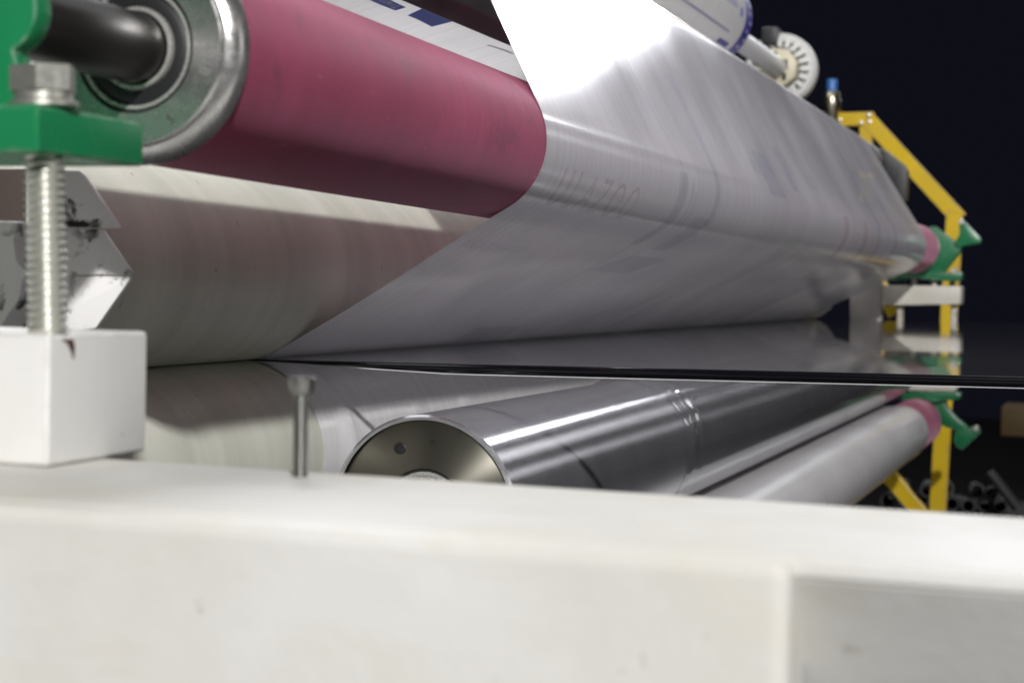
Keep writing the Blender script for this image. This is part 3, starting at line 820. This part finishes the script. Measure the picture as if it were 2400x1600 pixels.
# ---------------------------------------------------------------- printed reel with chuck wheel
WY = 3.95
wc = at(1832, 165, WY)
def reel_y(u, v):   # Y on the reel axis nearest to an image column
    lo, hi = 1.5, 6.0
    for _ in range(40):
        md = (lo + hi) / 2
        p = Vector((wc.x, md, wc.z)); uu = PX + FPX * p.dot(RIGHT) / p.dot(FWD)
        if uu < u: lo = md
        else: hi = md
    return lo
RY = reel_y(1660, 48)
RRl = 104 * RY / FPX
re = empty('printed_reel', (wc.x, RY - .5, wc.z - RRl), 'reel of white printed film with blue end band at the top edge', 'reel')
lathe_y('wound_film', wc.x, wc.z, [(RY - 1.3, .02), (RY - 1.3, RRl)] + [(RY - 1.2 + 1.2 * i / 10, RRl * (1 + .004 * math.sin(i * 2.1))) for i in range(11)] + [(RY + .002, RRl - .002), (RY + .002, .02)], M_printweb, re, 128)
def reel_patch(name, y0, y1, a0, a1, mat, par, off=.0008, n=14):
    rows = []
    for j in range(5):
        Y = y0 + (y1 - y0) * j / 4
        rows.append([Vector((wc.x + (RRl * 1.004 + off) * math.cos(math.radians(a0 + (a1 - a0) * i / n)), Y, wc.z + (RRl * 1.004 + off) * math.sin(math.radians(a0 + (a1 - a0) * i / n)))) for i in range(n + 1)])
    return grid_mesh(name, rows, mat, par)
band = reel_patch('end_band', RY - .055, RY - .002, -100, 100, M_navyink, re, .0008, 48)
for k in range(16): reel_patch('pale_mark', RY - .040 + .012 * (k % 2), RY - .020 + .012 * (k % 2), -88 + 11 * k, -84 + 11 * k, M_paleink, band, .0016, 3)
reel_patch('printed_line', RY - .62, RY - .14, -34, -31, M_paleink, re)
reel_patch('printed_box', RY - .165, RY - .085, -52, -44, M_navyink, re)
reel_patch('printed_box', RY - .105, RY - .085, -8, 3, M_blueink, re)
reel_patch('printed_line', RY - .30, RY - .13, -2, 8, M_paleink, re)
reel_patch('printed_line', RY - .42, RY - .37, 2, 6, M_paleink, re)
lathe_y('core_tube', wc.x, wc.z, [(RY + .002, .016), (RY + .002, .019), (WY - .03, .019), (WY - .03, .01)], M_whiteplastic, re, 48)
wh = empty('chuck_wheel', (wc.x, WY, wc.z - .08), 'white scalloped chuck wheel at the end of the printed reel', 'wheel')
WR = 84 * WY / FPX
lathe_y('rim', wc.x, wc.z, [(WY - .006, WR * .70), (WY - .022, WR * .78), (WY - .026, WR * .92), (WY - .016, WR), (WY + .012, WR), (WY + .016, WR * .75), (WY + .008, WR * .68)], M_whiteplastic, wh, 72)
for k in range(20):
    a = 2 * PI * k / 20; ca, sa = math.cos(a), math.sin(a); r0, r1 = WR * .60, WR * .82
    tx, tz = -sa * .0042, ca * .0042
    V = []
    for y in (WY - .034, WY - .018):
        for (r, s) in ((r0, .8), (r1, 1.25)):
            V += [(wc.x + r * ca + tx * s, y, wc.z + r * sa + tz * s), (wc.x + r * ca - tx * s, y, wc.z + r * sa - tz * s)]
    mesh('scallop', V, [(0, 1, 3, 2), (4, 6, 7, 5), (0, 4, 5, 1), (2, 3, 7, 6), (0, 2, 6, 4), (1, 5, 7, 3)], M_whiteplastic, wh)
hexp = [(wc.x + WR * .56 * math.cos(math.radians(15 + 45 * k)), wc.z + WR * .56 * math.sin(math.radians(15 + 45 * k))) for k in range(8)]
hub = prism('hub', hexp, WY - .055, WY - .005, M_cream_plastic, wh, .004)
for (du, dv, w_, h_) in ((18, -6, .010, .020), (16, 22, .008, .014), (-14, -32, .022, .006)):
    px, pz_ = wc.x + du * WY / FPX, wc.z - dv * WY / FPX
    box('slot', (px - w_ / 2, px + w_ / 2), (WY - .0565, WY - .0545), (pz_ - h_ / 2, pz_ + h_ / 2), M_black, hub, 0)
p = at(1812, 92, WY)
box('latch', (p.x - .016, p.x + .016), (WY - .05, WY + .02), (p.z - .016, p.z + .018), M_dark, wh, .004)
box('latch_arm', (p.x - .010, p.x + .004), (WY - .045, WY - .03), (p.z - .05, p.z - .016), M_dark, wh, .003)

# ---------------------------------------------------------------- guide roller behind the film, dark bar, printed web
gl = empty('guide_roller', (GC[0], 2.6, GC[1]), 'steel guide roller that turns the film at the top of its span', 'roller')
lathe_y('roller_shell', GC[0], GC[1], [(1.05, GR - .0012)] + [(1.05 + 2.9 * i / 10, GR - .0008) for i in range(11)], M_steel, gl, 64)
db0 = at(1190, 106, 1.55)
dbx, dbz = db0.x, db0.z
db = prism('cross_bar', [(dbx, dbz), (dbx + .012, dbz + .012), (dbx + .012, dbz + .09), (dbx - .03, dbz + .09), (dbx - .03, dbz + .06), (dbx - .01, dbz + .005)], .95, 1.75, M_dark, None, .002)
tag(db, 'dark grey crossbar above the printed film at the top edge', 'bar')
pw_ = empty('film_web', (dbx - .2, 2.2, dbz - .05), 'white film web with blue print running behind the red roller', 'film')
def webp(x, Y):
    return Vector((x, Y, dbz + .03 + .30 * (x - dbx) + .0022 * math.sin(Y * 13 + x * 8) + .0012 * math.sin(Y * 31 - x * 11)))
grid_mesh('film', [[webp(dbx - .75 + .72 * i / 40, 1.0 + 1.0 * j / 80) for i in range(41)] for j in range(81)], M_printweb, pw_)
def web_hit(u, v):
    """where the sight line u, v meets the printed web"""
    r = at(u, v, 1.0); lo, hi = .9, 4.5
    f = lambda t: (r.z * t) - (dbz + .03 + .30 * (r.x * t - dbx))
    # linear in t
    t = (dbz + .03 - .30 * dbx) / (r.z - .30 * r.x)
    return r * t
def web_quad(name, uvs, mat, par, off=.003):
    pts = [web_hit(u, v) for u, v in uvs]
    n = 6; rows = []
    for j in range(n + 1):
        r = []
        for i in range(n + 1):
            a = pts[0].lerp(pts[1], i / n); b = pts[3].lerp(pts[2], i / n); c = a.lerp(b, j / n)
            q = webp(c.x, c.y); r.append(q + Vector((.0006, 0, -.0012)))
        rows.append(r)
    return grid_mesh(name, rows, mat, par)
b1 = web_quad('printed_box', [(823, -22), (852, -34), (950, 21), (925, 29)], M_blueink, pw_)
web_quad('printed_box', [(953, 42), (1010, 63), (1072, 46), (1006, 16)], M_blueink, pw_)
web_quad('printed_line', [(1140, 99), (1200, 122), (1203, 120), (1143, 97)], M_paleink, pw_)
web_quad('printed_line', [(930, -4), (966, 13), (970, 12), (934, -5)], M_paleink, pw_)
M_whiteink = NT('white_print').set(Base_Color=(.62, .64, .75), Roughness=.4)
ta, tb, tc = web_hit(838, -18), web_hit(920, 22), web_hit(858, -26)
def on_box(x, y):
    c = ta + (tb - ta) * (1 - x) + (tc - ta) * (.95 - y)
    q = webp(c.x, c.y); return q + Vector((.001, 0, -.0022))
me = text_mesh('printed_text', 'Transport', 1.0, 1)
wd = max(v.co.x for v in me.vertices)
for v in me.vertices: v.co = on_box(v.co.x / wd, v.co.y * 1.15)
me.update(); link('printed_text', me, M_whiteink, b1)

# ---------------------------------------------------------------- pipes stacked in the dark
def tube_mesh(r, L):
    seg = 14; V = []; Fc = []
    for (y, q) in ((0, r), (L, r), (L, r * .72), (0, r * .72)):
        for k in range(seg): V.append((q * math.cos(2 * PI * k / seg), y, q * math.sin(2 * PI * k / seg)))
    for i in range(4):
        for k in range(seg):
            j = (i + 1) % 4
            Fc.append((i * seg + k, i * seg + (k + 1) % seg, j * seg + (k + 1) % seg, j * seg + k))
    me = bpy.data.meshes.new('steel_pipe'); me.from_pydata(V, [], Fc); me.update(); shade(me, 40); me.materials.append(M_pipe); return me
TM = tube_mesh(.019, .9)
base = at(2215, 1215, 4.9)
k = 0
for row in range(4):
    n = 10 - row
    for i in range(n):
        if row == 3 and i % 3 == 1: continue
        o = bpy.data.objects.new('steel_pipe', TM); COL.objects.link(o)
        o.rotation_euler = (math.radians(random.uniform(-1.5, 1.5)) - .085, 0, math.radians(random.uniform(-2, 2)) - math.atan2(base.x, base.y))
        o.location = (base.x - .18 + .0395 * i + .01975 * row + random.uniform(-.0015, .0015), base.y + random.uniform(-.05, .05), base.z - .03 + .0345 * row)
        tag(o, 'dark steel pipe in the stack at the lower right, open end facing the camera', 'pipe', 'dark pipes stacked behind the guard')
        k += 1
rk = prism('pipe_rack', [(base.x - .24, base.z - .075), (base.x + .26, base.z - .075), (base.x + .26, base.z - .050), (base.x - .24, base.z - .050)], 4.86, 5.9, M_dark, None, .002)
tag(rk, 'dark low rack under the pipe stack at lower right', 'rack')
a_ = at(2318, 1105, 4.75); b_ = at(2385, 1190, 4.75)
o = empty('loose_pipe', tuple(b_), 'grey pipe leaning at an angle over the pipe stack', 'pipe')
lathe_axis('pipe_body', a_, b_, [(0, .010), (0, .0125), ((b_ - a_).length, .0125)], M_pipe, o, 20)
yb = at(2385, 985, 6.2)
bx_ = box('storage_box', (yb.x - .05, yb.x + .2), (6.2, 6.5), (yb.z - .05, yb.z + .04), paint('dull_ochre_paint', (.06, .034, .004), .6, 0), None, .004)
tag(bx_, 'dull yellow box in the dark at the right edge', 'box')
